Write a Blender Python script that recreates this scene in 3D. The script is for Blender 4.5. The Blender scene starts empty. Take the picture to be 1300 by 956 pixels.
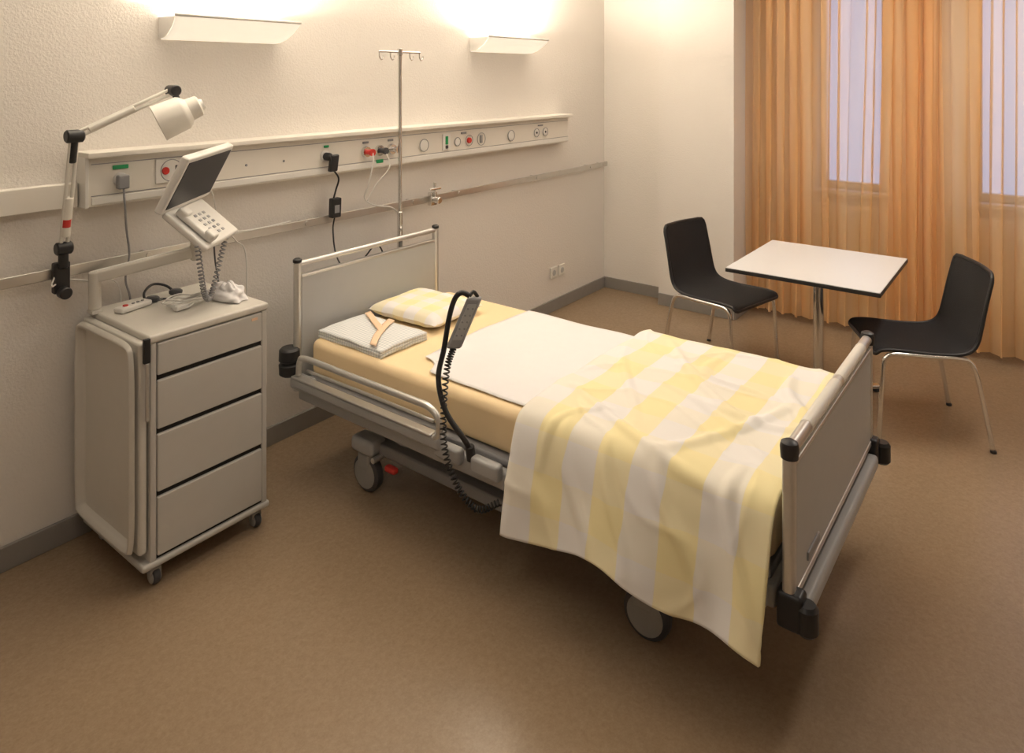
import bpy, math, random, bisect
from mathutils import Vector, Matrix, noise
random.seed(3)
sc=bpy.context.scene
try:
    sc.view_settings.view_transform='Standard'
except Exception: pass

# ---------------------------------------------------------------- materials
def mat(name,col,rough=0.5,metal=0.0,var=0.06,nscale=20,bump=0.0,bscale=60,emit=None,estr=0,alpha=1,spec=None,coat=0):
    m=bpy.data.materials.new(name); m.use_nodes=True
    nt=m.node_tree; b=nt.nodes['Principled BSDF']
    tc=nt.nodes.new('ShaderNodeTexCoord')
    n=nt.nodes.new('ShaderNodeTexNoise'); n.inputs['Scale'].default_value=nscale; n.inputs['Detail'].default_value=4
    nt.links.new(tc.outputs['Object'],n.inputs['Vector'])
    r=nt.nodes.new('ShaderNodeMapRange'); r.inputs['To Min'].default_value=1-var; r.inputs['To Max'].default_value=1+var
    nt.links.new(n.outputs['Fac'],r.inputs['Value'])
    mx=nt.nodes.new('ShaderNodeVectorMath'); mx.operation='SCALE'
    mx.inputs[0].default_value=col[:3]
    nt.links.new(r.outputs['Result'],mx.inputs['Scale'])
    nt.links.new(mx.outputs[0],b.inputs['Base Color'])
    b.inputs['Roughness'].default_value=rough; b.inputs['Metallic'].default_value=metal
    if spec is not None: b.inputs['Specular IOR Level'].default_value=spec
    if coat: b.inputs['Coat Weight'].default_value=coat
    if bump>0:
        n2=nt.nodes.new('ShaderNodeTexNoise'); n2.inputs['Scale'].default_value=bscale; n2.inputs['Detail'].default_value=5
        nt.links.new(tc.outputs['Object'],n2.inputs['Vector'])
        bp=nt.nodes.new('ShaderNodeBump'); bp.inputs['Strength'].default_value=bump; bp.inputs['Distance'].default_value=0.01
        nt.links.new(n2.outputs['Fac'],bp.inputs['Height']); nt.links.new(bp.outputs[0],b.inputs['Normal'])
    if emit:
        b.inputs['Emission Color'].default_value=(*emit,1); b.inputs['Emission Strength'].default_value=estr
    if alpha<1: b.inputs['Alpha'].default_value=alpha
    return m

M={}
M['wall']=mat('wall_plaster',(0.82,0.775,0.72),0.9,bump=0.30,bscale=110,var=0.02,nscale=3)
M['ceil']=mat('ceiling_paint',(0.86,0.84,0.80),0.9)
M['base']=mat('baseboard_vinyl',(0.27,0.25,0.23),0.5)
M['rail']=mat('steel_rail',(0.62,0.60,0.57),0.32,0.9)
M['chrome']=mat('chrome',(0.78,0.77,0.75),0.14,1.0,var=0.02)
M['alu']=mat('brushed_aluminium',(0.66,0.65,0.63),0.33,0.75,nscale=80)
M['panel']=mat('panel_cream',(0.80,0.76,0.69),0.45,var=0.02)
M['white']=mat('white_plastic',(0.78,0.76,0.72),0.4,var=0.03)
M['lamp']=mat('lamp_white_enamel',(0.80,0.77,0.70),0.35,var=0.02)
M['black']=mat('black_plastic',(0.018,0.018,0.02),0.4)
M['dark']=mat('dark_grey_plastic',(0.06,0.06,0.065),0.5)
M['dgap']=mat('shadow_gap_black',(0.008,0.007,0.006),0.7)
M['grey']=mat('grey_plastic',(0.28,0.28,0.29),0.45)
M['bedgrey']=mat('bed_grey_lacquer',(0.42,0.42,0.42),0.4,var=0.03)
M['laminate']=mat('bedboard_laminate',(0.48,0.48,0.47),0.45,var=0.03)
M['cab']=mat('cabinet_laminate',(0.55,0.53,0.49),0.45,var=0.03)
M['cabside']=mat('cabinet_tray_plastic',(0.66,0.63,0.57),0.4,var=0.03)
M['sheet']=mat('yellow_fitted_sheet',(0.91,0.71,0.43),0.9,bump=0.15,bscale=10,var=0.02,nscale=6)
M['wsheet']=mat('white_draw_sheet',(0.82,0.80,0.80),0.9,bump=0.15,bscale=8,var=0.02)
M['screen']=mat('screen_glass',(0.02,0.022,0.028),0.3)
M['red']=mat('red_plastic',(0.6,0.04,0.03),0.4)
M['green']=mat('green_label',(0.02,0.35,0.12),0.4)
M['orange']=mat('peach_strap',(0.88,0.62,0.42),0.8)
M['tabtop']=mat('table_top_white',(0.80,0.80,0.81),0.3,var=0.01)
M['mesh']=mat('chair_black_mesh',(0.012,0.012,0.014),0.75,bump=0.5,bscale=300)
M['radiator']=mat('radiator_enamel',(0.75,0.70,0.6),0.4)
M['tyre']=mat('castor_grey',(0.33,0.32,0.30),0.5)
M['opal']=mat('opal_diffuser',(0.85,0.80,0.72),0.4,emit=(1.0,0.88,0.70),estr=0.65)
M['tubeglow']=mat('fluorescent_tube',(0.9,0.9,0.9),0.4,emit=(1.0,0.89,0.73),estr=20)
M['fillglow']=mat('fill_panel_glow',(0.9,0.9,0.9),0.4,emit=(1.0,0.90,0.76),estr=1.0)  # glowing face of the added overhead fill fixtures
M['frame']=mat('window_frame_white',(0.7,0.7,0.7),0.4)
M['slat']=mat('exterior_blind_slats',(0.55,0.58,0.68),0.5)

# floor: speckled linoleum
def floor_mat():
    m=bpy.data.materials.new('linoleum_brown'); m.use_nodes=True; nt=m.node_tree; b=nt.nodes['Principled BSDF']
    tc=nt.nodes.new('ShaderNodeTexCoord')
    n=nt.nodes.new('ShaderNodeTexNoise'); n.inputs['Scale'].default_value=70; n.inputs['Detail'].default_value=6; n.inputs['Roughness'].default_value=0.7
    nt.links.new(tc.outputs['Object'],n.inputs['Vector'])
    cr=nt.nodes.new('ShaderNodeValToRGB'); e=cr.color_ramp.elements
    e[0].position=0.3; e[0].color=(0.270,0.187,0.115,1); e[1].position=0.7; e[1].color=(0.345,0.250,0.162,1)
    nt.links.new(n.outputs['Fac'],cr.inputs['Fac']); nt.links.new(cr.outputs[0],b.inputs['Base Color'])
    b.inputs['Roughness'].default_value=0.27
    return m
M['floor']=floor_mat()

def gingham(name,period,yel=(0.89,0.78,0.44),wh=(0.84,0.81,0.78),off=(0,0),cross=0.45,bump=0.15):
    m=bpy.data.materials.new(name); m.use_nodes=True; nt=m.node_tree; b=nt.nodes['Principled BSDF']
    b.inputs['Roughness'].default_value=0.9
    uv=nt.nodes.new('ShaderNodeUVMap'); sp=nt.nodes.new('ShaderNodeSeparateXYZ'); nt.links.new(uv.outputs[0],sp.inputs[0])
    outs=[]
    for i,ax in enumerate('XY'):
        a=nt.nodes.new('ShaderNodeMath'); a.operation='ADD'; a.inputs[1].default_value=off[i]+50*period
        nt.links.new(sp.outputs[ax],a.inputs[0])
        d=nt.nodes.new('ShaderNodeMath'); d.operation='DIVIDE'; d.inputs[1].default_value=period; nt.links.new(a.outputs[0],d.inputs[0])
        f=nt.nodes.new('ShaderNodeMath'); f.operation='FRACT'; nt.links.new(d.outputs[0],f.inputs[0])
        g=nt.nodes.new('ShaderNodeMath'); g.operation='GREATER_THAN'; g.inputs[1].default_value=0.5; nt.links.new(f.outputs[0],g.inputs[0])
        k=nt.nodes.new('ShaderNodeMath'); k.operation='MULTIPLY'; k.inputs[1].default_value=(cross if i==0 else 1-cross)
        nt.links.new(g.outputs[0],k.inputs[0]); outs.append(k)
    s=nt.nodes.new('ShaderNodeMath'); s.operation='ADD'; nt.links.new(outs[0].outputs[0],s.inputs[0]); nt.links.new(outs[1].outputs[0],s.inputs[1])
    mx=nt.nodes.new('ShaderNodeMix'); mx.data_type='RGBA'
    mx.inputs[6].default_value=(*wh,1); mx.inputs[7].default_value=(*yel,1)
    nt.links.new(s.outputs[0],mx.inputs[0]); nt.links.new(mx.outputs[2],b.inputs['Base Color'])
    tc=nt.nodes.new('ShaderNodeTexCoord'); n2=nt.nodes.new('ShaderNodeTexNoise'); n2.inputs['Scale'].default_value=5; n2.inputs['Detail'].default_value=3
    nt.links.new(tc.outputs['Object'],n2.inputs['Vector'])
    bp=nt.nodes.new('ShaderNodeBump'); bp.inputs['Strength'].default_value=bump; bp.inputs['Distance'].default_value=0.02
    nt.links.new(n2.outputs['Fac'],bp.inputs['Height']); nt.links.new(bp.outputs[0],b.inputs['Normal'])
    return m
M['duvet']=gingham('duvet_yellow_check',0.24,off=(0.0,0.03),cross=0.24)
M['pillow']=gingham('pillow_yellow_check',0.14)
M['gown']=gingham('gown_print',0.016,yel=(0.60,0.63,0.65),wh=(0.84,0.84,0.82))

def curtain_mat():
    m=bpy.data.materials.new('sheer_orange_curtain'); m.use_nodes=True; nt=m.node_tree
    for n in list(nt.nodes): nt.nodes.remove(n)
    o=nt.nodes.new('ShaderNodeOutputMaterial')
    tc=nt.nodes.new('ShaderNodeTexCoord'); n=nt.nodes.new('ShaderNodeTexNoise'); n.inputs['Scale'].default_value=4
    mp=nt.nodes.new('ShaderNodeMapping'); mp.inputs['Scale'].default_value=(1,2,0.15)
    nt.links.new(tc.outputs['Object'],mp.inputs[0]); nt.links.new(mp.outputs[0],n.inputs['Vector'])
    cr=nt.nodes.new('ShaderNodeValToRGB'); e=cr.color_ramp.elements
    e[0].position=0.3; e[0].color=(0.99,0.67,0.34,1); e[1].position=0.7; e[1].color=(1.0,0.75,0.46,1)
    nt.links.new(n.outputs['Fac'],cr.inputs['Fac'])
    d=nt.nodes.new('ShaderNodeBsdfDiffuse'); t=nt.nodes.new('ShaderNodeBsdfTranslucent'); tr=nt.nodes.new('ShaderNodeBsdfTransparent')
    tr.inputs[0].default_value=(1,0.97,0.92,1)
    nt.links.new(cr.outputs[0],d.inputs[0]); nt.links.new(cr.outputs[0],t.inputs[0])
    m1=nt.nodes.new('ShaderNodeMixShader'); m1.inputs[0].default_value=0.5
    nt.links.new(d.outputs[0],m1.inputs[1]); nt.links.new(t.outputs[0],m1.inputs[2])
    m2=nt.nodes.new('ShaderNodeMixShader'); m2.inputs[0].default_value=0.36
    nt.links.new(m1.outputs[0],m2.inputs[1]); nt.links.new(tr.outputs[0],m2.inputs[2])
    nt.links.new(m2.outputs[0],o.inputs[0])
    return m
M['curtain']=curtain_mat()

# ---------------------------------------------------------------- geometry helpers
class G:
    def __init__(s,name,loc=(0,0,0),rot=0,local=False):
        e=bpy.data.objects.new(name,None); sc.collection.objects.link(e); e.empty_display_size=0.1
        e.location=loc; e.rotation_euler=(0,0,rot); s.e=e
        s.o=Vector((0,0,0)) if local else Vector(loc)
def mk(name,verts,faces,m,p=None,smooth=False,uvs=None):
    vs=[Vector(v) for v in verts]
    lo=Vector([min(v[i] for v in vs) for i in range(3)]); hi=Vector([max(v[i] for v in vs) for i in range(3)])
    c=(lo+hi)/2
    me=bpy.data.meshes.new(name); me.from_pydata([v-c for v in vs],[],faces)
    if smooth:
        me.polygons.foreach_set('use_smooth',[True]*len(me.polygons))
    if uvs:
        l=me.uv_layers.new(name='UVMap')
        for lp in me.loops: l.data[lp.index].uv=uvs[lp.vertex_index]
    me.update()
    ob=bpy.data.objects.new(name,me); sc.collection.objects.link(ob)
    if m: me.materials.append(M[m])
    if p: ob.parent=p.e; ob.location=c-p.o
    else: ob.location=c
    return ob
HF=[(0,3,2,1),(4,5,6,7),(0,1,5,4),(1,2,6,5),(2,3,7,6),(3,0,4,7)]
def bev(ob,w,seg=2):
    if w>0:
        b=ob.modifiers.new('bevel','BEVEL'); b.width=w; b.segments=seg; b.limit_method='ANGLE'; b.angle_limit=0.6
        ob.data.polygons.foreach_set('use_smooth',[True]*len(ob.data.polygons))
        wn=ob.modifiers.new('wn','WEIGHTED_NORMAL')
    return ob
def box(name,a,b,m,p=None,w=0.0,seg=2):
    x0,x1=sorted((a[0],b[0]));y0,y1=sorted((a[1],b[1]));z0,z1=sorted((a[2],b[2]))
    v=[(x0,y0,z0),(x1,y0,z0),(x1,y1,z0),(x0,y1,z0),(x0,y0,z1),(x1,y0,z1),(x1,y1,z1),(x0,y1,z1)]
    return bev(mk(name,v,HF,m,p),w,seg)
def hexa(name,c,ex,ey,ez,m,p=None,w=0.0,seg=2):
    c,ex,ey,ez=Vector(c),Vector(ex),Vector(ey),Vector(ez)
    if ex.cross(ey).dot(ez)<0: c=c+ez; ez=-ez
    v=[c,c+ex,c+ex+ey,c+ey,c+ez,c+ex+ez,c+ex+ey+ez,c+ey+ez]
    return bev(mk(name,v,HF,m,p),w,seg)
def frame_of(d):
    d=Vector(d).normalized(); u=Vector((0,0,1)) if abs(d.z)<0.95 else Vector((1,0,0))
    a=d.cross(u).normalized(); b=a.cross(d).normalized(); return a,b
def lathe(name,p0,axis,prof,m,p=None,seg=28):
    """prof: list of (t along axis, radius)"""
    p0=Vector(p0); ax=Vector(axis).normalized(); a,b=frame_of(ax)
    vs=[];fs=[]
    for t,r in prof:
        for k in range(seg):
            an=2*math.pi*k/seg; vs.append(p0+ax*t+(a*math.cos(an)+b*math.sin(an))*r)
    for i in range(len(prof)-1):
        for k in range(seg):
            k2=(k+1)%seg; fs.append((i*seg+k,i*seg+k2,(i+1)*seg+k2,(i+1)*seg+k))
    fs.append(tuple(range(seg))[::-1]); fs.append(tuple((len(prof)-1)*seg+k for k in range(seg)))
    ob=mk(name,vs,fs,m,p,smooth=True)
    md=ob.modifiers.new('es','EDGE_SPLIT'); md.split_angle=0.6
    return ob
def cyl(name,a,b,r,m,p=None,seg=20):
    a=Vector(a);b=Vector(b);L=(b-a).length
    e=min(r*0.2,L*0.1)
    return lathe(name,a,b-a,[(0,r-e),(e,r),(L-e,r),(L,r-e)],m,p,seg)
def catmull(pts,n=8,closed=False):
    P=[Vector(q) for q in pts]; out=[]
    N=len(P); rng=range(N) if closed else range(N-1)
    for i in rng:
        if closed: p0,p1,p2,p3=P[i-1],P[i],P[(i+1)%N],P[(i+2)%N]
        else:
            p1,p2=P[i],P[i+1]; p0=P[i-1] if i>0 else p1*2-p2; p3=P[i+2] if i+2<N else p2*2-p1
        for k in range(n):
            t=k/n
            out.append(0.5*((2*p1)+(p2-p0)*t+(2*p0-5*p1+4*p2-p3)*t*t+(3*p1-p0-3*p2+p3)*t**3))
    if not closed: out.append(P[-1])
    return out
def tube(name,pts,r,m,p=None,n=8,seg=10,smooth=True,closed=False):
    path=catmull(pts,n,closed) if smooth else [Vector(q) for q in pts]
    vs=[];fs=[];a=None;N=len(path)
    for i,q in enumerate(path):
        if closed: d=path[(i+1)%N]-path[i-1]
        else: d=path[min(i+1,N-1)]-path[max(i-1,0)]
        d.normalize()
        if a is None: a,b=frame_of(d)
        else:
            a=(a-d*a.dot(d)).normalized(); b=a.cross(d).normalized()
        b=d.cross(a).normalized()
        for k in range(seg):
            an=2*math.pi*k/seg; vs.append(q+(a*math.cos(an)+b*math.sin(an))*r)
    R=N if closed else N-1
    for i in range(R):
        j=(i+1)%N
        for k in range(seg):
            k2=(k+1)%seg; fs.append((i*seg+k,i*seg+k2,j*seg+k2,j*seg+k))
    if not closed:
        fs.append(tuple(range(seg))[::-1]); fs.append(tuple((N-1)*seg+k for k in range(seg)))
    return mk(name,vs,fs,m,p,smooth=True)
def coil(name,pts,R,r,turns,m,p=None):
    path=catmull(pts,40); N=len(path); out=[];a=None
    tot=turns*12
    for j in range(tot+1):
        f=j/tot*(N-1); i=min(int(f),N-2); q=path[i].lerp(path[i+1],f-i); d=(path[i+1]-path[i]).normalized()
        if a is None: a,b=frame_of(d)
        a=(a-d*a.dot(d)).normalized(); b=d.cross(a)
        an=2*math.pi*j/12; out.append(q+(a*math.cos(an)+b*math.sin(an))*R)
    return tube(name,out,r,m,p,smooth=False,seg=6)
def grid(name,fn,nu,nv,m,p=None,th=0,uvfn=None,sub=0):
    vs=[];uvs=[]
    for i in range(nu+1):
        for j in range(nv+1):
            u=i/nu;v=j/nv; vs.append(fn(u,v)); uvs.append(uvfn(u,v) if uvfn else (u,v))
    fs=[(i*(nv+1)+j,(i+1)*(nv+1)+j,(i+1)*(nv+1)+j+1,i*(nv+1)+j+1) for i in range(nu) for j in range(nv)]
    ob=mk(name,vs,fs,m,p,smooth=True,uvs=uvs)
    if th:
        s=ob.modifiers.new('solid','SOLIDIFY'); s.thickness=th; s.offset=0
    if sub:
        s=ob.modifiers.new('sub','SUBSURF'); s.levels=sub; s.render_levels=sub
    return ob
def nz(x,y,z=0): return noise.noise(Vector((x,y,z)))

# ---------------------------------------------------------------- room
WY=3.03; CH=2.75; XR=-1.8; YS=-2.2; XW=5.75
box('floor',(XR-0.1,YS-0.1,-0.1),(XW+0.2,WY+0.1,0),'floor')
box('ceiling',(XR-0.1,YS-0.1,CH),(XW+0.2,WY+0.1,CH+0.1),'ceil')
box('wall_left',(XR-0.1,WY,0),(XW+0.2,WY+0.1,CH),'wall')
box('wall_rear',(XR-0.1,YS,0),(XR,WY,CH),'wall')
box('wall_right',(XR-0.1,YS-0.1,0),(XW+0.2,YS,CH),'wall')
box('wall_back',(5.27,2.46,0),(XW+0.2,WY,CH),'wall')
box('wall_column',(5.13,1.86,0),(XW+0.2,2.46,CH),'wall')
g=G('wall_window',(XW,0,0))
W1=(0.95,1.43); W2=(-0.70,0.43); SZ=0.94; TZ=2.5
box('sill_wall',(XW,YS,0),(XW+0.2,1.86,SZ),'wall',g)
box('lintel_wall',(XW,YS,TZ),(XW+0.2,1.86,CH),'wall',g)
for i,(a,b) in enumerate([(YS,W2[0]),(W2[1],W1[0]),(W1[1],1.86)]):
    box(f'pier_{i}',(XW,a,SZ),(XW+0.2,b,TZ),'wall',g)
for i,(a,b) in enumerate([W1,W2]):
    g=G(f'window_{i+1}',(XW+0.08,(a+b)/2,SZ))
    t=0.05
    box('frame_bottom',(XW+0.06,a,SZ),(XW+0.12,b,SZ+t),'frame',g,0.005)
    box('frame_top',(XW+0.06,a,TZ-t),(XW+0.12,b,TZ),'frame',g,0.005)
    box('frame_side_1',(XW+0.06,a,SZ+t),(XW+0.12,a+t,TZ-t),'frame',g,0.005)
    box('frame_side_2',(XW+0.06,b-t,SZ+t),(XW+0.12,b,TZ-t),'frame',g,0.005)
    box('sill_board',(XW-0.08,a-0.03,SZ-0.03),(XW+0.06,b+0.03,SZ),'frame',g,0.005)
# baseboards
bh=0.09
box('baseboard_left',(XR,WY-0.015,0),(5.27,WY,bh),'base',None,0.004)
box('baseboard_back',(5.255,2.46,0),(5.27,WY-0.015,bh),'base',None,0.004)
box('baseboard_column',(5.115,1.86,0),(5.13,2.46,bh),'base',None,0.004)
box('baseboard_recess',(5.13,1.845,0),(XW,1.86,bh),'base',None,0.004)
box('baseboard_right',(XR,YS,0),(XW,YS+0.015,bh),'base',None,0.004)

# radiator
g=G('radiator',(5.65,0.4,0.5))
box('body',(5.64,-0.9,0.2),(5.70,1.6,0.84),'radiator',g,0.01)
for i in range(50):
    y=-0.88+i*0.05
    box(f'fin_{i}',(5.625,y,0.24),(5.645,y+0.028,0.80),'radiator',g,0.004,1)
cyl('foot_1',(5.67,-0.6,0),(5.67,-0.6,0.21),0.015,'radiator',g); cyl('foot_2',(5.67,1.3,0),(5.67,1.3,0.21),0.015,'radiator',g)

# curtains
def curt(name,y0,y1,amp,npl,seed):
    L=y1-y0
    def f(u,v):
        y=y0+L*u; z=0.05+(2.66-0.05)*v
        ph=u*npl*2*math.pi+1.6*nz(u*5,0.2*z,seed)*2
        a=amp*(0.8+0.7*nz(u*7,z*0.4,seed+3))*(1.05-0.25*v)
        x=5.36+a*math.sin(ph)+0.012*nz(u*30,z*1.2,seed+7)
        return (x,y+0.020*math.sin(ph*2+z),z)
    return grid('hanging_cloth',f,int(npl*14),26,'curtain')
for (a,b,am,np_,sd) in [(1.40,1.835,0.050,4.5,1),(0.36,1.44,0.046,8,5),(0.55,0.88,0.04,3.5,8),(-1.9,0.40,0.046,17,9)]:
    o=curt('sheer',a,b,am,np_,sd); o.name='sheer_curtain'
box('curtain_track_rail',(5.33,-1.95,2.66),(5.39,1.84,CH),'white',None,0.004)

# ---------------------------------------------------------------- wall lamps
def walllamp(x0,x1):
    g=G('wall_lamp',((x0+x1)/2,WY-0.05,2.0))
    prof=[(3.028,1.955),(2.985,1.957),(2.94,1.972),(2.895,2.000),(2.862,2.030),(2.85,2.045)]
    N=len(prof)-1
    def f(u,v):
        k=v*N;i=min(int(k),N-1);t=k-i
        y=prof[i][0]*(1-t)+prof[i+1][0]*t; z=prof[i][1]*(1-t)+prof[i+1][1]*t
        s=(1-v)*0.03
        return (x0+s+(x1-x0-2*s)*u,y,z)
    grid('curved_shade',f,20,15,'opal',g,th=0.008)
    tube('front_lip',[(x0,2.85,2.047),(x1,2.85,2.047)],0.007,'white',g,smooth=False)
    for k,xx in enumerate((x0+0.02,x1-0.03)):
        vs=[(xx,y,z) for y,z in prof]+[(xx,3.028,2.045)]+[(xx+0.008,y,z) for y,z in prof]+[(xx+0.008,3.028,2.045)]
        n=len(prof)+1
        fs=[tuple(range(n)),tuple(range(2*n-1,n-1,-1))]+[(i,(i+1)%n,n+(i+1)%n,n+i) for i in range(n)]
        mk(f'end_cap_{k}',vs,fs,'white',g)
    box('back_plate',(x0+0.05,3.01,1.96),(x1-0.05,3.029,2.04),'white',g)
    cyl('tube',(x0+0.05,2.95,2.02),(x1-0.05,2.95,2.02),0.013,'tubeglow',g)
    ld=bpy.data.lights.new('lamp_light','AREA'); ld.shape='RECTANGLE'; ld.size=x1-x0-0.12; ld.size_y=0.10; ld.energy=42; ld.color=(1,0.885,0.74)
    lo=bpy.data.objects.new('lamp_light',ld); sc.collection.objects.link(lo); lo.parent=g.e
    lo.location=(0,-0.07,0.055); lo.rotation_euler=(math.pi+0.30,0,0)
walllamp(1.47,2.08); walllamp(3.50,4.17)

# invented ceiling fixtures out of view, added as fill light
def ceilfill(x,y,e):
    g=G('ceiling_fill',(x,y,CH))
    box('fill_housing',(x-0.62,y-0.16,CH-0.05),(x+0.62,y+0.16,CH),'white',g,0.008)
    box('fill_diffuser',(x-0.6,y-0.14,CH-0.056),(x+0.6,y+0.14,CH-0.049),'fillglow',g)
    ld=bpy.data.lights.new('ceiling_fill_light','AREA'); ld.shape='RECTANGLE'; ld.size=1.15; ld.size_y=0.26; ld.energy=e; ld.color=(1,0.91,0.80)
    lo=bpy.data.objects.new('ceiling_fill_light',ld); sc.collection.objects.link(lo); lo.parent=g.e; lo.location=(0,0,-0.07)
ceilfill(2.7,1.2,5); ceilfill(0.3,1.0,7); ceilfill(4.1,0.1,20)  # weak room fill; the last one is added to brighten curtains and window-side floor

# ---------------------------------------------------------------- medical supply panel
g=G('medical_supply_panel',(2.87,2.98,1.39))
box('body',(1.175,2.945,1.288),(4.575,3.03,1.482),'panel',g,0.006)
box('top_shelf',(1.165,2.905,1.480),(4.585,3.03,1.502),'panel',g,0.004)
box('end_cap',(1.165,2.938,1.286),(1.180,3.03,1.482),'white',g,0.003)
box('lower_channel',(1.19,2.940,1.296),(4.57,2.948,1.325),'white',g,0.003)
box('seam',(1.19,2.9435,1.329),(4.57,2.946,1.332),'grey',g)
box('seam_2',(1.19,2.9435,1.452),(4.57,2.946,1.455),'grey',g)
yf=2.944
def disc(nm,x,z,r,m,t=0.006): lathe(nm,(x,yf,z),(0,-1,0),[(0,r),(t*0.7,r),(t,r*0.9)],m,g,24)
def ring(nm,x,z,r): tube(nm,[(x+r*math.cos(a),yf-0.006,z+r*math.sin(a)) for a in [k*math.pi/8 for k in range(16)]],0.0018,'grey',g,n=2,closed=True,seg=6)
def plate(nm,x,z,w,h,m,t=0.006): box(nm,(x-w/2,yf-t,z-h/2),(x+w/2,yf,z+h/2),m,g,0.002)
plate('label_green',1.297,1.435,0.06,0.016,'green'); disc('socket_1',1.297,1.385,0.028,'white')
plate('call_plate',1.50,1.40,0.13,0.10,'white'); disc('call_button',1.475,1.40,0.016,'red',0.012); plate('switch_dark',1.525,1.395,0.018,0.05,'dark',0.01); ring('call_ring',1.50,1.40,0.045)
for k,x in enumerate((1.62,1.70,1.85,2.05)): disc(f'blank_{k}',x,1.385,0.006,'grey',0.003)
disc('socket_2',2.294,1.385,0.030,'white'); plate('label_green_2',2.30,1.435,0.03,0.012,'green')
for k,x in enumerate((2.56,2.655,2.745)):
    disc(f'gas_outlet_{k}',x,1.385,0.03,'chrome',0.02); lathe(f'gas_valve_{k}',(x,yf-0.018,1.385),(0,-1,0),[(0,0.014),(0.03,0.014),(0.032,0.019),(0.045,0.019)],['red','dark','chrome'][k],g)
plate('label_green_3',2.66,1.325,0.05,0.02,'green'); plate('label_a',2.56,1.435,0.04,0.012,'grey'); plate('label_b',2.74,1.435,0.04,0.012,'grey')
disc('round_cover',3.005,1.385,0.035,'white'); ring('round_ring',3.005,1.385,0.036)
plate('socket_plate_3',3.20,1.39,0.07,0.10,'white'); plate('green_switch',3.20,1.40,0.022,0.05,'green',0.01); plate('dark_switch',3.20,1.36,0.022,0.02,'dark',0.01)
disc('call_button_2',3.41,1.385,0.018,'red',0.014); ring('call_ring_2',3.41,1.385,0.034)
plate('switch_2',3.53,1.385,0.022,0.05,'grey',0.008); plate('switch_2b',3.36,1.435,0.05,0.012,'grey'); ring('ring_3',3.53,1.385,0.04)
disc('socket_5',3.30,1.385,0.024,'white'); ring('ring_5',3.30,1.385,0.026); disc('socket_6',3.85,1.385,0.036,'white'); ring('ring_6',3.85,1.385,0.036)
for k,x in enumerate((4.15,4.26)):
    disc(f'socket_7_{k}',x,1.385,0.03,'white'); disc(f'socket_hole_{k}',x,1.385,0.008,'dark',0.009); ring(f'ring_7_{k}',x,1.385,0.03)
plate('label_c',4.20,1.435,0.06,0.01,'grey')

box('cable_trunking',(XR+0.02,2.985,1.290),(1.160,3.028,1.385),'panel',None,0.005)

# rail
g=G('equipment_rail',(2.2,2.99,1.055))
box('bar',(-0.9,2.968,1.035),(5.22,2.980,1.075),'rail',g,0.003)
for k,x in enumerate((-0.3,0.6,1.42,2.2,2.95,3.35,4.2,4.95,5.15)):
    cyl(f'standoff_{k}',(x,2.980,1.055),(x,3.03,1.055),0.014,'rail',g)
    cyl(f'screw_{k}',(x,2.962,1.055),(x,2.969,1.055),0.012,'rail',g)
g=G('rail_clamp',(3.09,2.95,1.07))
box('jaw',(3.06,2.935,1.02),(3.115,2.966,1.10),'chrome',g,0.006)
cyl('post',(3.085,2.93,1.05),(3.085,2.93,1.16),0.009,'chrome',g)
cyl('knob',(3.085,2.935,1.055),(3.085,2.885,1.055),0.020,'chrome',g)
cyl('cross_pin',(3.04,2.925,1.12),(3.13,2.925,1.12),0.007,'chrome',g)
# wall sockets low
g=G('wall_socket',(4.53,3.02,0.29))
for k,x in enumerate((4.49,4.60)):
    box(f'plate_{k}',(x-0.042,3.016,0.25),(x+0.042,3.03,0.335),'lamp',g,0.005); lathe(f'cup_{k}',(x,3.016,0.292),(0,-1,0),[(0,0.022),(0.003,0.020)],'laminate',g)

# ---------------------------------------------------------------- reading lamp
g=G('articulated_reading_lamp',(1.09,2.93,1.06))
box('rail_clamp_body',(1.06,2.935,0.985),(1.115,2.967,1.10),'black',g,0.006)
cyl('clamp_knob',(1.088,2.94,0.99),(1.088,2.90,0.99),0.022,'black',g)
cyl('pivot',(1.088,2.93,1.08),(1.088,2.93,1.16),0.017,'black',g)
cyl('base_joint',(1.06,2.925,1.155),(1.115,2.925,1.155),0.024,'black',g)
el=Vector((1.095,2.85,1.575)); b0=Vector((1.088,2.925,1.16)); en=Vector((1.42,2.77,1.738))
off=Vector((0.011,0,0))
cyl('lower_arm_1',b0-off,el-off,0.007,'lamp',g); cyl('lower_arm_2',b0+off,el+off,0.007,'lamp',g)
d=(el-b0).normalized()
cyl('spring_cover_1',b0+d*0.04,b0+d*0.19,0.015,'lamp',g); cyl('red_label',b0+d*0.075,b0+d*0.11,0.0155,'red',g)
cyl('upper_black_sleeve',el-d*0.10,el-d*0.0,0.014,'black',g)
cyl('elbow_joint',el-Vector((0.03,0,0)),el+Vector((0.03,0,0)),0.024,'black',g)
up=Vector((0,0,0.010))
cyl('upper_arm_1',el+up,en+up,0.0065,'lamp',g); cyl('upper_arm_2',el-up,en-up,0.0065,'lamp',g)
d2=(en-el).normalized(); cyl('spring_cover_2',el+d2*0.05,el+d2*0.22,0.013,'lamp',g)
cyl('head_joint',en-Vector((0.0,0.03,0)),en+Vector((0.0,0.03,0)),0.022,'black',g)
cyl('head_joint_link',en,en+Vector((0.015,-0.02,-0.05)),0.012,'black',g)
F=Vector((0.795,0.606,0)); R=Vector((0.606,-0.795,0))
ax=(-R*0.80-Vector((0,0,0.42))-F*0.45).normalized()
hc=Vector((1.418,2.72,1.645))
t0=hc-ax*0.085
lathe('lamp_head',t0,ax,[(0,0.034),(0.006,0.042),(0.045,0.045),(0.06,0.062),(0.07,0.068),(0.155,0.072),(0.165,0.074),(0.165,0.068),(0.150,0.062)],'lamp',g,36)
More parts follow.
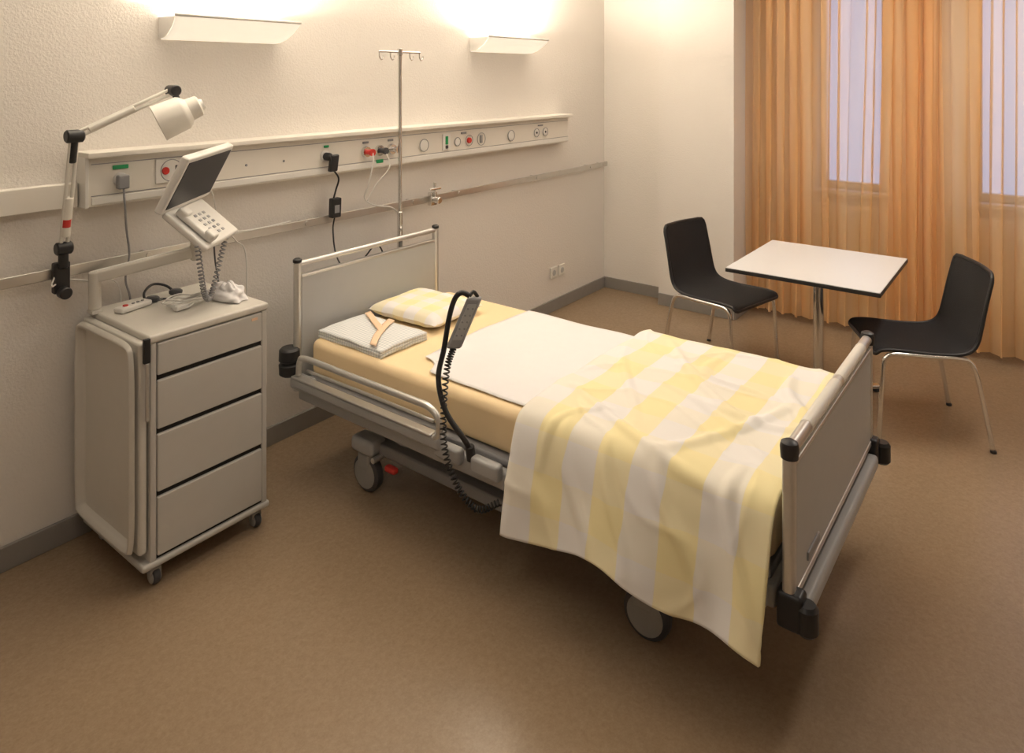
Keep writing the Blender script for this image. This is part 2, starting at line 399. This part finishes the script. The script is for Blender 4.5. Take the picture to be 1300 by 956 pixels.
lathe('bulb_glass',t0+ax*0.145,ax,[(0,0.060),(0.012,0.055),(0.016,0.03)],'lamp',g)
lathe('switch_cap',t0-ax*0.012,ax,[(0,0.02),(0.012,0.024)],'white',g)
tube('lamp_cable',[b0+Vector((-0.02,0.02,-0.1)),(1.05,2.93,1.02),(1.10,2.95,1.03),(1.2,2.95,1.0),(1.3,2.96,0.95),(1.32,3.0,0.6)],0.003,'white',g)

# ---------------------------------------------------------------- iv pole
g=G('iv_pole',(2.72,2.86,0.3))
cyl('pole',(2.725,2.85,0.42),(2.725,2.85,1.93),0.0115,'chrome',g)
cyl('lower_sleeve',(2.725,2.85,0.36),(2.725,2.85,1.05),0.016,'chrome',g)
cyl('crossbar',(2.57,2.85,1.925),(2.88,2.85,1.925),0.006,'chrome',g)
for k,x in enumerate((2.575,2.655,2.80,2.875)):
    tube(f'hook_{k}',[(x,2.85,1.925),(x,2.85,1.90),(x+0.012,2.85,1.882),(x+0.026,2.85,1.89),(x+0.028,2.85,1.905)],0.004,'chrome',g)
cyl('hub',(2.725,2.85,1.905),(2.725,2.85,1.945),0.015,'chrome',g)
box('bed_bracket',(2.70,2.765,0.36),(2.75,2.87,0.40),'bedgrey',g,0.005)

# ---------------------------------------------------------------- bed
g=G('hospital_bed',(2.48,1.65,0))
NX=1.98; FX=3.00; HY=2.74; FY=0.565; HFX=2.89
# headboard
for k,x in enumerate((NX,HFX)):
    cyl(f'head_post_{k}',(x,HY,0.36),(x,HY,0.945),0.018,'alu',g)
    lathe(f'head_cap_{k}',(x,HY,0.945),(0,0,1),[(0,0.020),(0.012,0.020),(0.018,0.012)],'black',g)
cyl('head_top_bar',(NX,HY,0.935),(HFX,HY,0.935),0.014,'alu',g)
box('head_panel',(NX+0.015,HY-0.012,0.40),(HFX-0.015,HY+0.012,0.875),'laminate',g,0.004)
box('head_panel_trim',(NX+0.015,HY-0.014,0.872),(HFX-0.015,HY+0.014,0.886),'alu',g,0.003)
lathe('head_bumper',(1.945,HY+0.01,0.44),(0,0,1),[(0,0.035),(0.008,0.045),(0.05,0.047),(0.055,0.040),(0.065,0.040),(0.07,0.047),(0.115,0.045),(0.125,0.035)],'black',g)
lathe('head_bumper_far',(HFX+0.04,HY+0.01,0.44),(0,0,1),[(0,0.035),(0.008,0.045),(0.115,0.045),(0.125,0.035)],'black',g)
# footboard
for k,x in enumerate((NX,FX)):
    hexa(f'foot_post_{k}',(x-0.02,FY-0.016,0.40),(0.04,0,0),(0,0.032,0),(0,0,0.37),'alu',g,0.010,3)
    lathe(f'foot_cap_{k}',(x,FY,0.765),(0,0,1),[(0,0.023),(0.03,0.025),(0.042,0.022),(0.048,0.012)],'black',g)
    box(f'foot_corner_{k}',(x-0.026,FY-0.04,0.31),(x+0.03,FY+0.03,0.41),'black',g,0.012,3)
    lathe(f'foot_roller_{k}',(x+(0.0 if k==0 else 0.03),FY-0.045,0.31),(0,0,1),[(0,0.022),(0.01,0.030),(0.07,0.030),(0.08,0.022)],'black',g)
cyl('foot_top_bar',(NX,FY,0.785),(FX,FY,0.785),0.018,'alu',g)
cyl('foot_grip_1',(NX+0.16,FY,0.785),(NX+0.52,FY,0.785),0.0195,'lamp',g)
cyl('foot_grip_2',(NX+0.55,FY,0.785),(NX+0.90,FY,0.785),0.0195,'lamp',g)
box('foot_panel',(NX+0.02,FY-0.014,0.40),(FX-0.02,FY+0.014,0.745),'laminate',g,0.004)
box('foot_panel_top_trim',(NX+0.02,FY-0.016,0.742),(FX-0.02,FY+0.016,0.756),'alu',g,0.003)
box('foot_panel_bottom_trim',(NX+0.02,FY-0.018,0.385),(FX-0.02,FY+0.018,0.405),'alu',g,0.003)
box('foot_bumper_beam',(NX+0.03,FY-0.045,0.315),(FX-0.03,FY+0.00,0.365),'bedgrey',g,0.015,3)
box('foot_control_plate',(NX+0.12,FY-0.02,0.425),(NX+0.24,FY-0.012,0.45),'grey',g,0.003)
# frame
box('side_beam_near',(1.955,0.62,0.34),(1.995,2.70,0.405),'bedgrey',g,0.01)
box('side_beam_far',(2.955,0.62,0.34),(2.995,2.70,0.405),'bedgrey',g,0.01)
box('cross_beam_head',(1.97,2.64,0.34),(2.98,2.70,0.40),'bedgrey',g,0.01)
box('cross_beam_foot',(1.97,0.60,0.34),(2.98,0.66,0.40),'bedgrey',g,0.01)
box('mattress_base',(2.0,0.62,0.395),(2.95,2.70,0.425),'grey',g,0.008)
for k,y in enumerate((1.78,1.60,1.42)):
    box(f'side_lock_{k}',(1.925,y-0.07,0.375),(1.965,y+0.06,0.435),'bedgrey',g,0.014,3)
# side rail
box('rail_plate',(1.915,1.80,0.405),(1.955,2.70,0.455),'bedgrey',g,0.014,3)
box('rail_plate_lip',(1.91,1.84,0.452),(1.95,2.69,0.462),'alu',g,0.004)
tube('guard_rail',[(1.928,2.66,0.47),(1.928,2.65,0.53),(1.928,2.60,0.552),(1.928,2.3,0.553),(1.928,1.95,0.556),(1.928,1.86,0.553),(1.928,1.815,0.525),(1.928,1.81,0.47),(1.928,1.83,0.44)],0.013,'alu',g)
tube('guard_rail_inner',[(1.93,2.60,0.50),(1.93,2.2,0.505),(1.93,1.84,0.505)],0.007,'alu',g)
box('head_corner_plate',(1.93,2.62,0.39),(2.0,2.73,0.44),'bedgrey',g,0.012,3)
# undercarriage
for k,x in enumerate((2.10,2.84)):
    box(f'chassis_beam_{k}',(x-0.03,0.98,0.17),(x+0.03,2.42,0.22),'grey',g,0.01)
for k,y in enumerate((1.08,2.31)):
    box(f'chassis_cross_{k}',(2.07,y-0.03,0.17),(2.87,y+0.03,0.22),'grey',g,0.01)
for k,(ya,yb) in enumerate(((1.15,1.45),(2.25,1.95))):
    for j,x in enumerate((2.14,2.80)):
        cyl(f'lift_arm_{k}{j}',(x,ya,0.20),(x,yb,0.36),0.025,'bedgrey',g)
cyl('actuator',(2.47,1.2,0.22),(2.47,2.0,0.33),0.035,'dark',g)
box('motor_box',(2.3,1.75,0.24),(2.62,2.0,0.34),'dark',g,0.015)
cyl('brake_bar',(2.02,2.28,0.17),(2.92,2.28,0.17),0.012,'alu',g)
box('brake_pedal',(2.04,2.17,0.135),(2.07,2.23,0.16),'red',g,0.008)
def castor(p,x,y,r,pre,wt=0.03,top=0.2,m1='tyre',cov=True):
    lathe(pre+'_wheel',(x-wt/2,y,r),(1,0,0),[(0,r*0.82),(wt*0.15,r*0.97),(wt*0.3,r),(wt*0.7,r),(wt*0.85,r*0.97),(wt,r*0.82)],'dark',p)
    lathe(pre+'_disc',(x-wt/2-0.006,y,r),(1,0,0),[(0,r*0.45),(0.004,r*0.78),(wt+0.008,r*0.78),(wt+0.012,r*0.45)],m1,p)
    box(pre+'_fork',(x-wt/2-0.008,y-r*0.45,r*1.15),(x+wt/2+0.008,y+r*0.55,r*2.15),m1,p,r*0.2,3)
    cyl(pre+'_stem',(x,y,r*2.0),(x,y,top),r*0.22,'alu',p)
for k,(x,y) in enumerate(((2.07,2.36),(2.07,1.03),(2.87,2.36),(2.87,1.03))):
    castor(g,x,y,0.08,f'castor_{k}',0.045,0.20)
    box(f'castor_housing_{k}',(x-0.045,y-0.07,0.17),(x+0.045,y+0.07,0.235),'bedgrey',g,0.02,3)
# mattress
box('mattress',(2.02,0.62,0.425),(2.955,2.70,0.592),'sheet',g,0.035,5)
# draw sheet
def fs(u,v):
    x=2.07+0.85*u; y=1.35+0.76*v+0.03*math.sin(u*3)
    dx=max(0,0.12-u)/0.12; dv=max(0,v-0.85)/0.15
    x+=0.10*dx*dv; y-=0.07*dx*dv
    z=0.5965+0.004*(1+nz(x*6,y*6))
    return (x,y,z)
o=grid('draw_sheet',fs,40,36,'wsheet',None,th=0.003)

# duvet
prof=[(3.045,0.43),(3.035,0.50),(3.02,0.57),(2.985,0.606),(2.93,0.616),(2.7,0.618),(2.4,0.618),(2.15,0.617),(2.05,0.612),(2.005,0.596),(1.975,0.55),(1.945,0.47),(1.915,0.38),(1.885,0.27)]
pp=catmull([(a,0,b) for a,b in prof],12)
cl=[0]
for i in range(1,len(pp)): cl.append(cl[-1]+(pp[i]-pp[i-1]).length)
LT=cl[-1]
def pat(s):
    s=max(0,min(LT,s))
    i=max(1,min(len(cl)-1,bisect.bisect_left(cl,s)))
    t=(s-cl[i-1])/(cl[i]-cl[i-1]); q=pp[i-1].lerp(pp[i],t); d=(pp[i]-pp[i-1]).normalized()
    n=Vector((d.z,0,-d.x))
    return q,n
def crease(x,y,ax,ay,bx,by,w,amp):
    dx,dy=bx-ax,by-ay; L=math.hypot(dx,dy); t=((x-ax)*dx+(y-ay)*dy)/(L*L)
    tc=max(0,min(1,t)); 
    # bend the crease a little
    off=0.03*math.sin(tc*3.1*1.3+ax*9)
    d=abs(math.hypot(x-ax-dx*tc-off*dy/L,y-ay-dy*tc+off*dx/L))
    return amp*math.exp(-(d/w)**2)*(0.2+0.8*math.sin(math.pi*min(1,max(0,0.08+0.84*tc))))
CR=[(0.30,1.35,0.80,0.85,0.020,0.014),(0.45,1.45,1.05,1.15,0.018,0.012),(0.60,0.70,1.15,1.00,0.022,0.016),
    (0.95,1.45,1.20,0.75,0.018,0.014),(0.35,0.80,0.70,0.65,0.022,0.018),(1.15,0.95,1.50,0.80,0.022,0.018),
    (1.12,1.30,1.50,1.20,0.022,0.016),(1.10,0.72,1.48,0.66,0.020,0.016),(0.70,1.20,0.98,0.68,0.016,0.010),
    (0.28,1.10,0.60,1.05,0.018,0.010),(1.16,1.12,1.50,1.05,0.020,0.014),(0.5,1.2,0.62,0.75,0.016,0.010),
    (0.75,0.62,0.80,0.95,0.018,0.012),(1.0,1.25,1.3,1.40,0.015,0.010)]
def fd(u,v):
    s=u*LT; q,n=pat(s)
    if n.z<0 and abs(q.x-2.5)<0.4: n=-n
    if q.x<2.1 and n.x>0: n=-n
    hang=max(0,(0.60-q.z)/0.33) if q.x<2.1 else 0
    y1=1.515-0.05*max(0,(u-0.6)/0.4)
    y=0.605+(y1-0.605)*v
    y+= (0.025*nz(q.x*2.5,1.7)+0.012*math.sin(q.x*4))*v
    yy=0.6+v*0.92
    w=0.010*nz(s*3.0,yy*3.0,1)+0.004*nz(s*8+yy*3,yy*9-s*3,5)
    for c in CR: w+=crease(s,yy,*c)
    rid=abs(nz(s*2.6+yy*1.7,yy*2.2-s*1.5,9)); w+=0.007*math.exp(-rid*22)
    w+=0.010
    fold=0.020*math.sin(yy*13+2.5*nz(yy*2,q.z*2,3))*min(1,hang*1.1)
    p=q+n*w+Vector((-fold,0,0))
    p.y=y
    e=max(0,1-(1-v)/0.04)
    p-=n*0.012*e*e
    if u>0.90: p.z+=(0.03*nz(y*4,7.7)+0.015*math.sin(y*7))*((u-0.90)/0.10)
    return p
ob=grid('duvet',fd,190,140,'duvet',None,th=0.012,uvfn=lambda u,v:(u*LT,0.6+v*0.92))

# pillow
def pillow(name,c,w,l,h,rot,m):
    c=Vector(c); cr,sr=math.cos(rot),math.sin(rot)
    vs=[];uv=[];nu=28
    def pt(u,v,sg):
        a=u*2-1;b=v*2-1
        e=max(0,(1-a**4))**0.5*max(0,(1-b**4))**0.5
        x=a*w/2*(1-0.05*(1-b*b)*abs(a)**4); y=b*l/2*(1-0.05*(1-a*a)*abs(b)**4)
        z=h/2+sg*h/2*e*(1+0.15*nz(a*2,b*2,sg)) if sg>0 else h*0.5-h*0.5*e
        return c+Vector((x*cr-y*sr,x*sr+y*cr,z+0.004*nz(a*5,b*5)))
    for sg in (1,-1):
        for i in range(nu+1):
            for j in range(nu+1):
                vs.append(pt(i/nu,j/nu,sg)); uv.append((i/nu*w,j/nu*l))
    fs=[];n1=nu+1
    for i in range(nu):
        for j in range(nu):
            a=i*n1+j; fs.append((a,a+n1,a+n1+1,a+1)); b=a+n1*n1; fs.append((b,b+1,b+n1+1,b+n1))
    return mk(name,vs,fs,m,None,True,uv)
pillow('pillow',(2.57,2.50,0.593),0.38,0.44,0.085,0.05,'pillow')
# folded gown
g=G('folded_gown',(2.19,2.475,0.6))
for k in range(3):
    z0=0.594+k*0.012
    def f(u,v,k=k,z0=z0):
        x=2.055+0.28*u+0.006*nz(k*3,v*4); y=2.265+0.42*v+0.006*nz(k*5,u*4)
        ed=(abs(u*2-1)**8+abs(v*2-1)**8)
        return (x,y,z0+0.007+0.006*nz(u*3,v*3,k)+0.005*math.sin(u*3.1)-0.004*min(1,ed))
    grid(f'fold_layer_{k}',f,24,30,'gown',g,th=0.010,uvfn=lambda u,v:(u*0.28,v*0.42))
grid('peach_band',lambda u,v:(2.06+0.27*u,2.30+0.040*v+0.18*u+0.01*math.sin(u*4),0.638+0.005*nz(u*3,v)+0.006*math.sin(u*3.1)+0.002*math.sin(v*3.1)),18,6,'orange',g,th=0.003)
grid('peach_band_2',lambda u,v:(2.17+0.035*v+0.14*u,2.40+0.26*u,0.641+0.004*nz(u*3,v)+0.003*math.sin(u*3.1)),14,4,'orange',g,th=0.003)

# bed handset on flexible arm
g=G('bed_control_handset',(1.96,1.72,0.6))
tube('flexible_arm',[(1.945,1.665,0.44),(1.915,1.68,0.50),(1.90,1.75,0.58),(1.915,1.80,0.68),(1.945,1.80,0.78),(1.965,1.79,0.90),(1.98,1.775,0.965),(1.995,1.755,0.985),(2.01,1.73,0.975)],0.010,'black',g,seg=12)
cyl('arm_socket',(1.945,1.665,0.41),(1.938,1.668,0.465),0.017,'black',g)
t=Vector((2.035,1.725,0.965)); bt=Vector((1.965,1.77,0.785))
dn=(bt-t)
hexa('handset_body',t-R*0.028-F*0.016,R*0.056,F*0.032,dn,'grey',g,0.010,3)
hexa('handset_keypad',t-R*0.017-F*0.0185+dn*0.12,R*0.034,F*0.004,dn*0.70,'bedgrey',g,0.001)
for k in range(5):
    for j in (-1,1):
        q=t+dn*(0.20+0.13*k)-F*0.019+R*0.009*j
        cyl(f'key_{k}_{j}',q,q-F*0.003,0.004,'grey',g,10)
tube('hanger_hook',[(2.01,1.73,0.975),(2.03,1.728,0.985),(2.045,1.72,0.965)],0.007,'black',g)
coil('coiled_cable',[bt+Vector((0,0,0.0)),(1.93,1.77,0.72),(1.90,1.76,0.58),(1.885,1.74,0.45),(1.885,1.68,0.34),(1.90,1.60,0.28),(1.94,1.53,0.31)],0.010,0.0032,46,'black',g)

# ---------------------------------------------------------------- bedside cabinet
g=G('bedside_cabinet',(1.43,2.74,0))
CX0,CX1,CY0,CY1=1.20,1.66,2.50,2.975
box('carcass',(CX0,CY0+0.012,0.09),(CX1,CY1,0.875),'cab',g,0.006)
box('inner_dark_front',(CX0+0.02,CY0+0.004,0.10),(CX1-0.02,CY0+0.016,0.84),'dgap',g)
box('top_board',(CX0-0.006,CY0-0.008,0.862),(CX1+0.006,CY1,0.890),'cabside',g,0.008,3)
box('front_left_stile',(CX0,CY0-0.004,0.09),(CX0+0.022,CY0+0.014,0.862),'cab',g,0.004)
box('front_right_stile',(CX1-0.022,CY0-0.004,0.09),(CX1,CY0+0.014,0.862),'cab',g,0.004)
for k,(a,b) in enumerate(((0.745,0.858),(0.556,0.727),(0.336,0.538),(0.112,0.318))):
    box(f'drawer_{k}',(CX0+0.024,CY0-0.008,a),(CX1-0.024,CY0+0.012,b),'cab',g,0.005)
box('lock_label',(CX1-0.07,CY0-0.0095,0.835),(CX1-0.045,CY0-0.007,0.845),'orange',g)
box('base_plate',(CX0-0.03,CY0-0.01,0.075),(CX1+0.01,CY1,0.10),'cab',g,0.010,3)
for k,(x,y) in enumerate(((CX0+0.03,CY0+0.03),(CX1-0.03,CY0+0.03),(CX0+0.03,CY1-0.05),(CX1-0.03,CY1-0.05))):
    castor(g,x,y,0.028,f'castor_{k}',0.026,0.08)
# folded side tray: dished shell with a raised rounded rim, hanging on the side
def tray(u,v):
    a=u*2-1;b=v*2-1
    y=2.735+a*0.232; z=0.50+b*0.372
    k=min(1,abs(a)**6*abs(b)**6)
    y-=a*0.02*k; z-=b*0.02*k
    da=(1-abs(a))*0.232; db=(1-abs(b))*0.372; dd_=min(da,db)
    rim=0.035
    if dd_<rim:
        t=dd_/rim; x=1.150-0.020*math.sin(math.pi*t)+0.018*t*t
    else:
        t=min(1,(dd_-rim)/0.05); x=1.168+0.020*t*t*(3-2*t)
    return (x,y,z)
grid('folded_side_tray',tray,60,80,'cabside',g)
box('tray_back',(1.165,2.506,0.13),(1.197,2.964,0.870),'cabside',g,0.012,3)
box('tray_hinge',(1.175,2.488,0.80),(1.198,2.503,0.885),'black',g,0.003)
cyl('tray_handle',(1.187,2.492,0.60),(1.187,2.492,0.80),0.007,'alu',g)
box('rear_post',(1.175,2.90,0.885),(1.215,2.95,0.90),'cabside',g,0.004)

# patient terminal on arm
g=G('bedside_patient_terminal',(1.40,2.75,1.1))
a0=Vector((1.195,2.925,1.02)); a1=Vector((1.50,2.75,1.085))
dd=(a1-a0)
sd=Vector((0.5,0.87,0))*0.018
hexa('support_arm',a0-sd-Vector((0,0,0.02)),sd*2,Vector((0,0,0.045)),dd,'cabside',g,0.010,3)
hexa('arm_top_strip',a0-sd*0.5+Vector((0,0,0.022)),sd,Vector((0,0,0.006)),dd,'white',g,0.002)
cyl('arm_pivot',(1.195,2.925,0.900),(1.195,2.925,1.045),0.022,'cabside',g)
cyl('riser',a1-Vector((0,0,0.03)),a1+Vector((-0.01,-0.02,0.12)),0.018,'cabside',g)
nb=Vector((1.317,2.643,1.286)); fb=Vector((1.596,2.820,1.303)); nt=Vector((1.376,2.566,1.476))
Wv=fb-nb; Uv=nt-nb; Nv=Wv.cross(Uv).normalized()
Wd=Wv.normalized();Ud=Uv.normalized()
hexa('monitor_housing',nb-Wd*0.012-Ud*0.012-Nv*0.030,Wv+Wd*0.024,Uv+Ud*0.024,Nv*0.033,'white',g,0.008,3)
hexa('monitor_back_bulge',nb+Wv*0.2+Uv*0.15-Nv*0.055,Wv*0.6,Uv*0.6,Nv*0.03,'white',g,0.010,3)
hexa('screen',nb+Nv*0.002+Wd*0.004+Ud*0.01,Wv-Wd*0.008,Uv-Ud*0.016,Nv*0.003,'screen',g)
fn=Vector((1.415,2.514,1.149)); ff=Vector((1.656,2.692,1.154))
K1=(fn-nb); K2=(ff-fn)*1.0
Kn=K1.cross(K2).normalized()
if Kn.z<0: Kn=-Kn
o0=nb+Wv*0.04-Kn*0.03
hexa('keyboard_base',o0,K2,K1,Kn*0.028,'white',g,0.010,3)
for i in range(3):
    for j in range(5):
        q=o0+Kn*0.027+K2*(0.42+0.12*i)+K1*(0.30+0.12*j)
        hexa(f'key_{i}_{j}',q,K2.normalized()*0.017,K1.normalized()*0.012,Kn*0.004,'bedgrey' if (i+j)%4 else 'grey',g,0.001,1)
h0=o0+Kn*0.032+K2*0.08+K1*0.12; h1=o0+Kn*0.032+K2*0.08+K1*0.95
kk=K2.normalized()*0.05
hexa('phone_handset',h0,h1-h0,kk,Kn*0.022,'white',g,0.009,3)
hexa('phone_earpiece',h0,(h1-h0)*0.25,kk,Kn*0.036,'white',g,0.010,3)
hexa('phone_mouthpiece',h0+(h1-h0)*0.75,(h1-h0)*0.25,kk,Kn*0.036,'white',g,0.010,3)
coil('coiled_cord',[(1.40,2.55,1.16),(1.425,2.57,1.05),(1.455,2.60,0.96),(1.485,2.62,0.925),(1.51,2.63,0.96),(1.55,2.65,1.06),(1.59,2.67,1.15)],0.009,0.0028,40,'grey',g)
tube('terminal_cable',[(1.55,2.80,1.30),(1.62,2.90,1.36),(1.68,2.93,1.27),(1.72,2.95,1.15),(1.80,2.95,1.05),(1.86,2.96,0.95),(1.88,3.0,0.5),(1.87,3.0,0.2)],0.003,'white',g)
tube('terminal_cable_2',[(1.58,2.78,1.16),(1.64,2.86,1.12),(1.65,2.86,1.0),(1.63,2.80,0.92),(1.60,2.78,0.898)],0.0035,'dark',g)

# things on cabinet
g=G('remote_control',(1.30,2.80,0.9))
c=Vector((1.24,2.80,0.892)); e1=Vector((0.13,0.03,0)); e2=Vector((-0.012,0.048,0))
hexa('body',c,e1,e2,(0,0,0.02),'white',g,0.007,3)
cyl('orange_button',c+e1*0.25+e2*0.5+Vector((0,0,0.02)),c+e1*0.25+e2*0.5+Vector((0,0,0.024)),0.010,'red',g)
for k in range(3): cyl(f'button_{k}',c+e1*(0.5+0.15*k)+e2*0.5+Vector((0,0,0.02)),c+e1*(0.5+0.15*k)+e2*0.5+Vector((0,0,0.023)),0.006,'grey',g)
g=G('headphones',(1.42,2.90,0.9))
tube('headband',[(1.355,2.86,0.90),(1.37,2.90,0.925),(1.42,2.935,0.94),(1.47,2.93,0.925),(1.49,2.89,0.90)],0.005,'black',g)
for k,(x,y) in enumerate(((1.385,2.865),(1.49,2.885))): lathe(f'ear_cushion_{k}',(x,y,0.892),(0.1,0.1,1),[(0,0.02),(0.006,0.026),(0.016,0.026),(0.022,0.018)],'dark',g)
tube('wire',[(1.49,2.88,0.90),(1.45,2.85,0.895),(1.41,2.88,0.895),(1.39,2.86,0.895),(1.42,2.85,0.895),(1.47,2.86,0.895)],0.002,'black',g)
g=G('cable_bundle',(1.46,2.70,0.9))
pts=[]
for k in range(60):
    an=k*0.42; rr_=0.055+0.018*math.sin(k*0.9); pts.append((1.45+rr_*1.1*math.cos(an)+0.01*math.sin(k*.3),2.72+rr_*math.sin(an),0.896+0.0005*k+0.003*math.sin(k*1.7)))
tube('looped_cable',pts,0.0032,'white',g,n=5,seg=8)
hexa('plug',(1.38,2.66,0.893),(0.05,0.01,0),(-0.005,0.025,0),(0,0,0.018),'white',g,0.005,3)
def bag(u,v):
    th=u*2*math.pi; ph=v*math.pi/2
    k=1+0.30*nz(math.cos(th)*1.6,math.sin(th)*1.6,v*3)+0.10*nz(math.cos(th)*5,math.sin(th)*5,v*9)
    return (1.60+0.055*k*math.cos(th)*math.cos(ph),2.68+0.10*k*math.sin(th)*math.cos(ph),0.893+0.055*k*math.sin(ph))
grid('crumpled_cloth',bag,48,22,'wsheet',None)

# plugs & cables
g=G('power_plug_cable',(1.297,2.93,1.37))
box('plug_head',(1.275,2.905,1.35),(1.318,2.936,1.405),'grey',g,0.006)
tube('cable',[(1.297,2.915,1.355),(1.30,2.91,1.28),(1.315,2.93,1.18),(1.33,2.94,1.08),(1.32,2.95,0.98),(1.36,2.99,0.85),(1.37,3.0,0.5)],0.004,'grey',g)
g=G('power_adapter',(2.35,2.95,1.15))
lathe('plug',(2.294,2.936,1.385),(0,-1,0),[(0,0.02),(0.03,0.02),(0.045,0.012)],'black',g)
hexa('plug_elbow',(2.28,2.885,1.31),(0.05,0,0),(0,0.025,0),(0.012,0,0.085),'black',g,0.008,3)
tube('upper_cable',[(2.31,2.90,1.32),(2.345,2.90,1.27),(2.352,2.93,1.21),(2.352,2.95,1.16)],0.0045,'black',g)
hexa('adapter_brick',(2.325,2.925,1.065),(0.058,0,0),(0,0.035,0),(0.004,0,0.10),'black',g,0.006,3)
box('adapter_label',(2.34,2.923,1.09),(2.37,2.9255,1.13),'grey',g)
tube('lower_cable',[(2.352,2.94,1.07),(2.345,2.945,1.0),(2.33,2.90,0.88),(2.34,2.83,0.82),(2.42,2.80,0.86),(2.5,2.785,0.92),(2.55,2.78,0.80),(2.55,2.79,0.45)],0.004,'black',g)
g=G('oxygen_hose',(2.6,2.93,1.2))
tube('hose',[(2.56,2.885,1.385),(2.555,2.875,1.33),(2.545,2.90,1.22),(2.55,2.94,1.14),(2.62,2.945,1.09),(2.74,2.94,1.06),(2.80,2.94,1.02)],0.004,'white',g)
tube('hose_2',[(2.655,2.88,1.37),(2.67,2.87,1.30),(2.60,2.91,1.20),(2.57,2.94,1.12)],0.003,'white',g)
tube('wall_hose_cable',[(1.62,2.94,1.17),(1.75,2.95,1.10),(1.9,2.958,1.08),(2.1,2.958,1.085)],0.003,'white',g)

# ---------------------------------------------------------------- table
g=G('square_table',(4.22,1.045,0))
X0,X1,Y0,Y1=3.81,4.63,0.66,1.43
box('top_core',(X0,Y0,0.718),(X1,Y1,0.7385),'black',g,0.003)
box('top_laminate',(X0+0.003,Y0+0.003,0.7385),(X1-0.003,Y1-0.003,0.742),'tabtop',g,0.001)
cx,cy=(X0+X1)/2,(Y0+Y1)/2
cyl('column',(cx,cy,0.03),(cx,cy,0.70),0.028,'chrome',g,28)
box('mount_plate',(cx-0.15,cy-0.15,0.70),(cx+0.15,cy+0.15,0.718),'dark',g,0.004)
lathe('hub',(cx,cy,0.025),(0,0,1),[(0,0.05),(0.03,0.05),(0.045,0.032)],'chrome',g)
for k in range(4):
    an=math.pi/4+k*math.pi/2; dv=Vector((math.cos(an),math.sin(an),0)); s=Vector((-dv.y,dv.x,0))
    b0_=Vector((cx,cy,0.018))+dv*0.03
    hexa(f'foot_{k}',b0_-s*0.02,s*0.04,dv*0.34,(0,0,0.022),'chrome',g,0.007,3)
    q=b0_+dv*0.32; cyl(f'glide_{k}',(q.x,q.y,0),(q.x,q.y,0.02),0.018,'dark',g)

# ---------------------------------------------------------------- chairs
def chair(loc,rot):
    g=G('stacking_chair',loc,rot,local=True)
    pr=[(0.245,0.425),(0.22,0.447),(0.15,0.452),(0.05,0.446),(-0.05,0.443),(-0.13,0.448),(-0.185,0.468),(-0.215,0.51),(-0.232,0.58),(-0.250,0.67),(-0.270,0.76),(-0.288,0.835)]
    pth=catmull([(0,a,b) for a,b in pr],5); n=len(pth)-1
    def wid(t): 
        return 0.228-0.018*max(0,t-0.45)/0.55-(0.018 if t<0.03 else 0)-(0.02 if t>0.97 else 0)
    def f(u,v):
        k=v*n;i=min(int(k),n-1);q=pth[i].lerp(pth[i+1],k-i); a=u*2-1
        back=max(0,min(1,(v-0.55)/0.2))
        q=q.copy(); q.x=a*wid(v)
        q.y+= -0.028*back*(1-a*a); q.z+=-0.012*(1-back)*(1-a*a)*(1 if v>0.1 else v*10)
        return q
    grid('seat_and_back_shell',f,16,n,'mesh',g,th=0.012)
    bp=[]
    for v in [i/24 for i in range(25)]: bp.append(f(0,v))
    for u in (0.2,0.5,0.8): bp.append(f(u,1))
    for v in [1-i/24 for i in range(25)]: bp.append(f(1,v))
    for u in (0.8,0.5,0.2): bp.append(f(u,0))
    tube('shell_edge_frame',bp,0.009,'black',g,n=2,closed=True)
    for k,s in enumerate((-1,1)):
        tube(f'side_leg_frame_{k}',[(s*0.245,0.235,0.0),(s*0.242,0.225,0.2),(s*0.238,0.212,0.38),(s*0.236,0.195,0.422),(s*0.235,0.15,0.435),(s*0.235,0,0.432),(s*0.235,-0.13,0.432),(s*0.235,-0.175,0.42),(s*0.238,-0.20,0.37),(s*0.243,-0.235,0.2),(s*0.248,-0.270,0.0)],0.011,'chrome',g,n=6)
        for j,y in enumerate((0.12,-0.12)): cyl(f'mount_{k}{j}',(s*0.235,y,0.432),(s*0.19,y,0.435),0.008,'chrome',g)
        cyl(f'glide_f{k}',(s*0.245,0.235,0),(s*0.245,0.235,0.012),0.014,'black',g); cyl(f'glide_b{k}',(s*0.248,-0.27,0),(s*0.248,-0.27,0.012),0.014,'black',g)
    for j,y in enumerate((0.12,-0.12)): cyl(f'under_seat_bar_{j}',(-0.235,y,0.425),(0.235,y,0.425),0.009,'chrome',g)
chair((4.32,1.64,0),math.radians(167))
chair((4.17,0.575,0),math.radians(27))

# ---------------------------------------------------------------- world & camera
w=bpy.data.worlds.new('dusk_sky'); sc.world=w; w.use_nodes=True
bg=w.node_tree.nodes['Background']; bg.inputs[0].default_value=(0.48,0.62,1.0,1); bg.inputs[1].default_value=1.35
cam=bpy.data.cameras.new('camera'); co=bpy.data.objects.new('camera',cam); sc.collection.objects.link(co); sc.camera=co
cam.sensor_width=36; cam.lens=900/1300*36; cam.shift_y=-383/1300; cam.clip_start=0.05
co.location=(0,0,1.8); co.rotation_euler=(math.radians(90),0,math.radians(37.3-90))
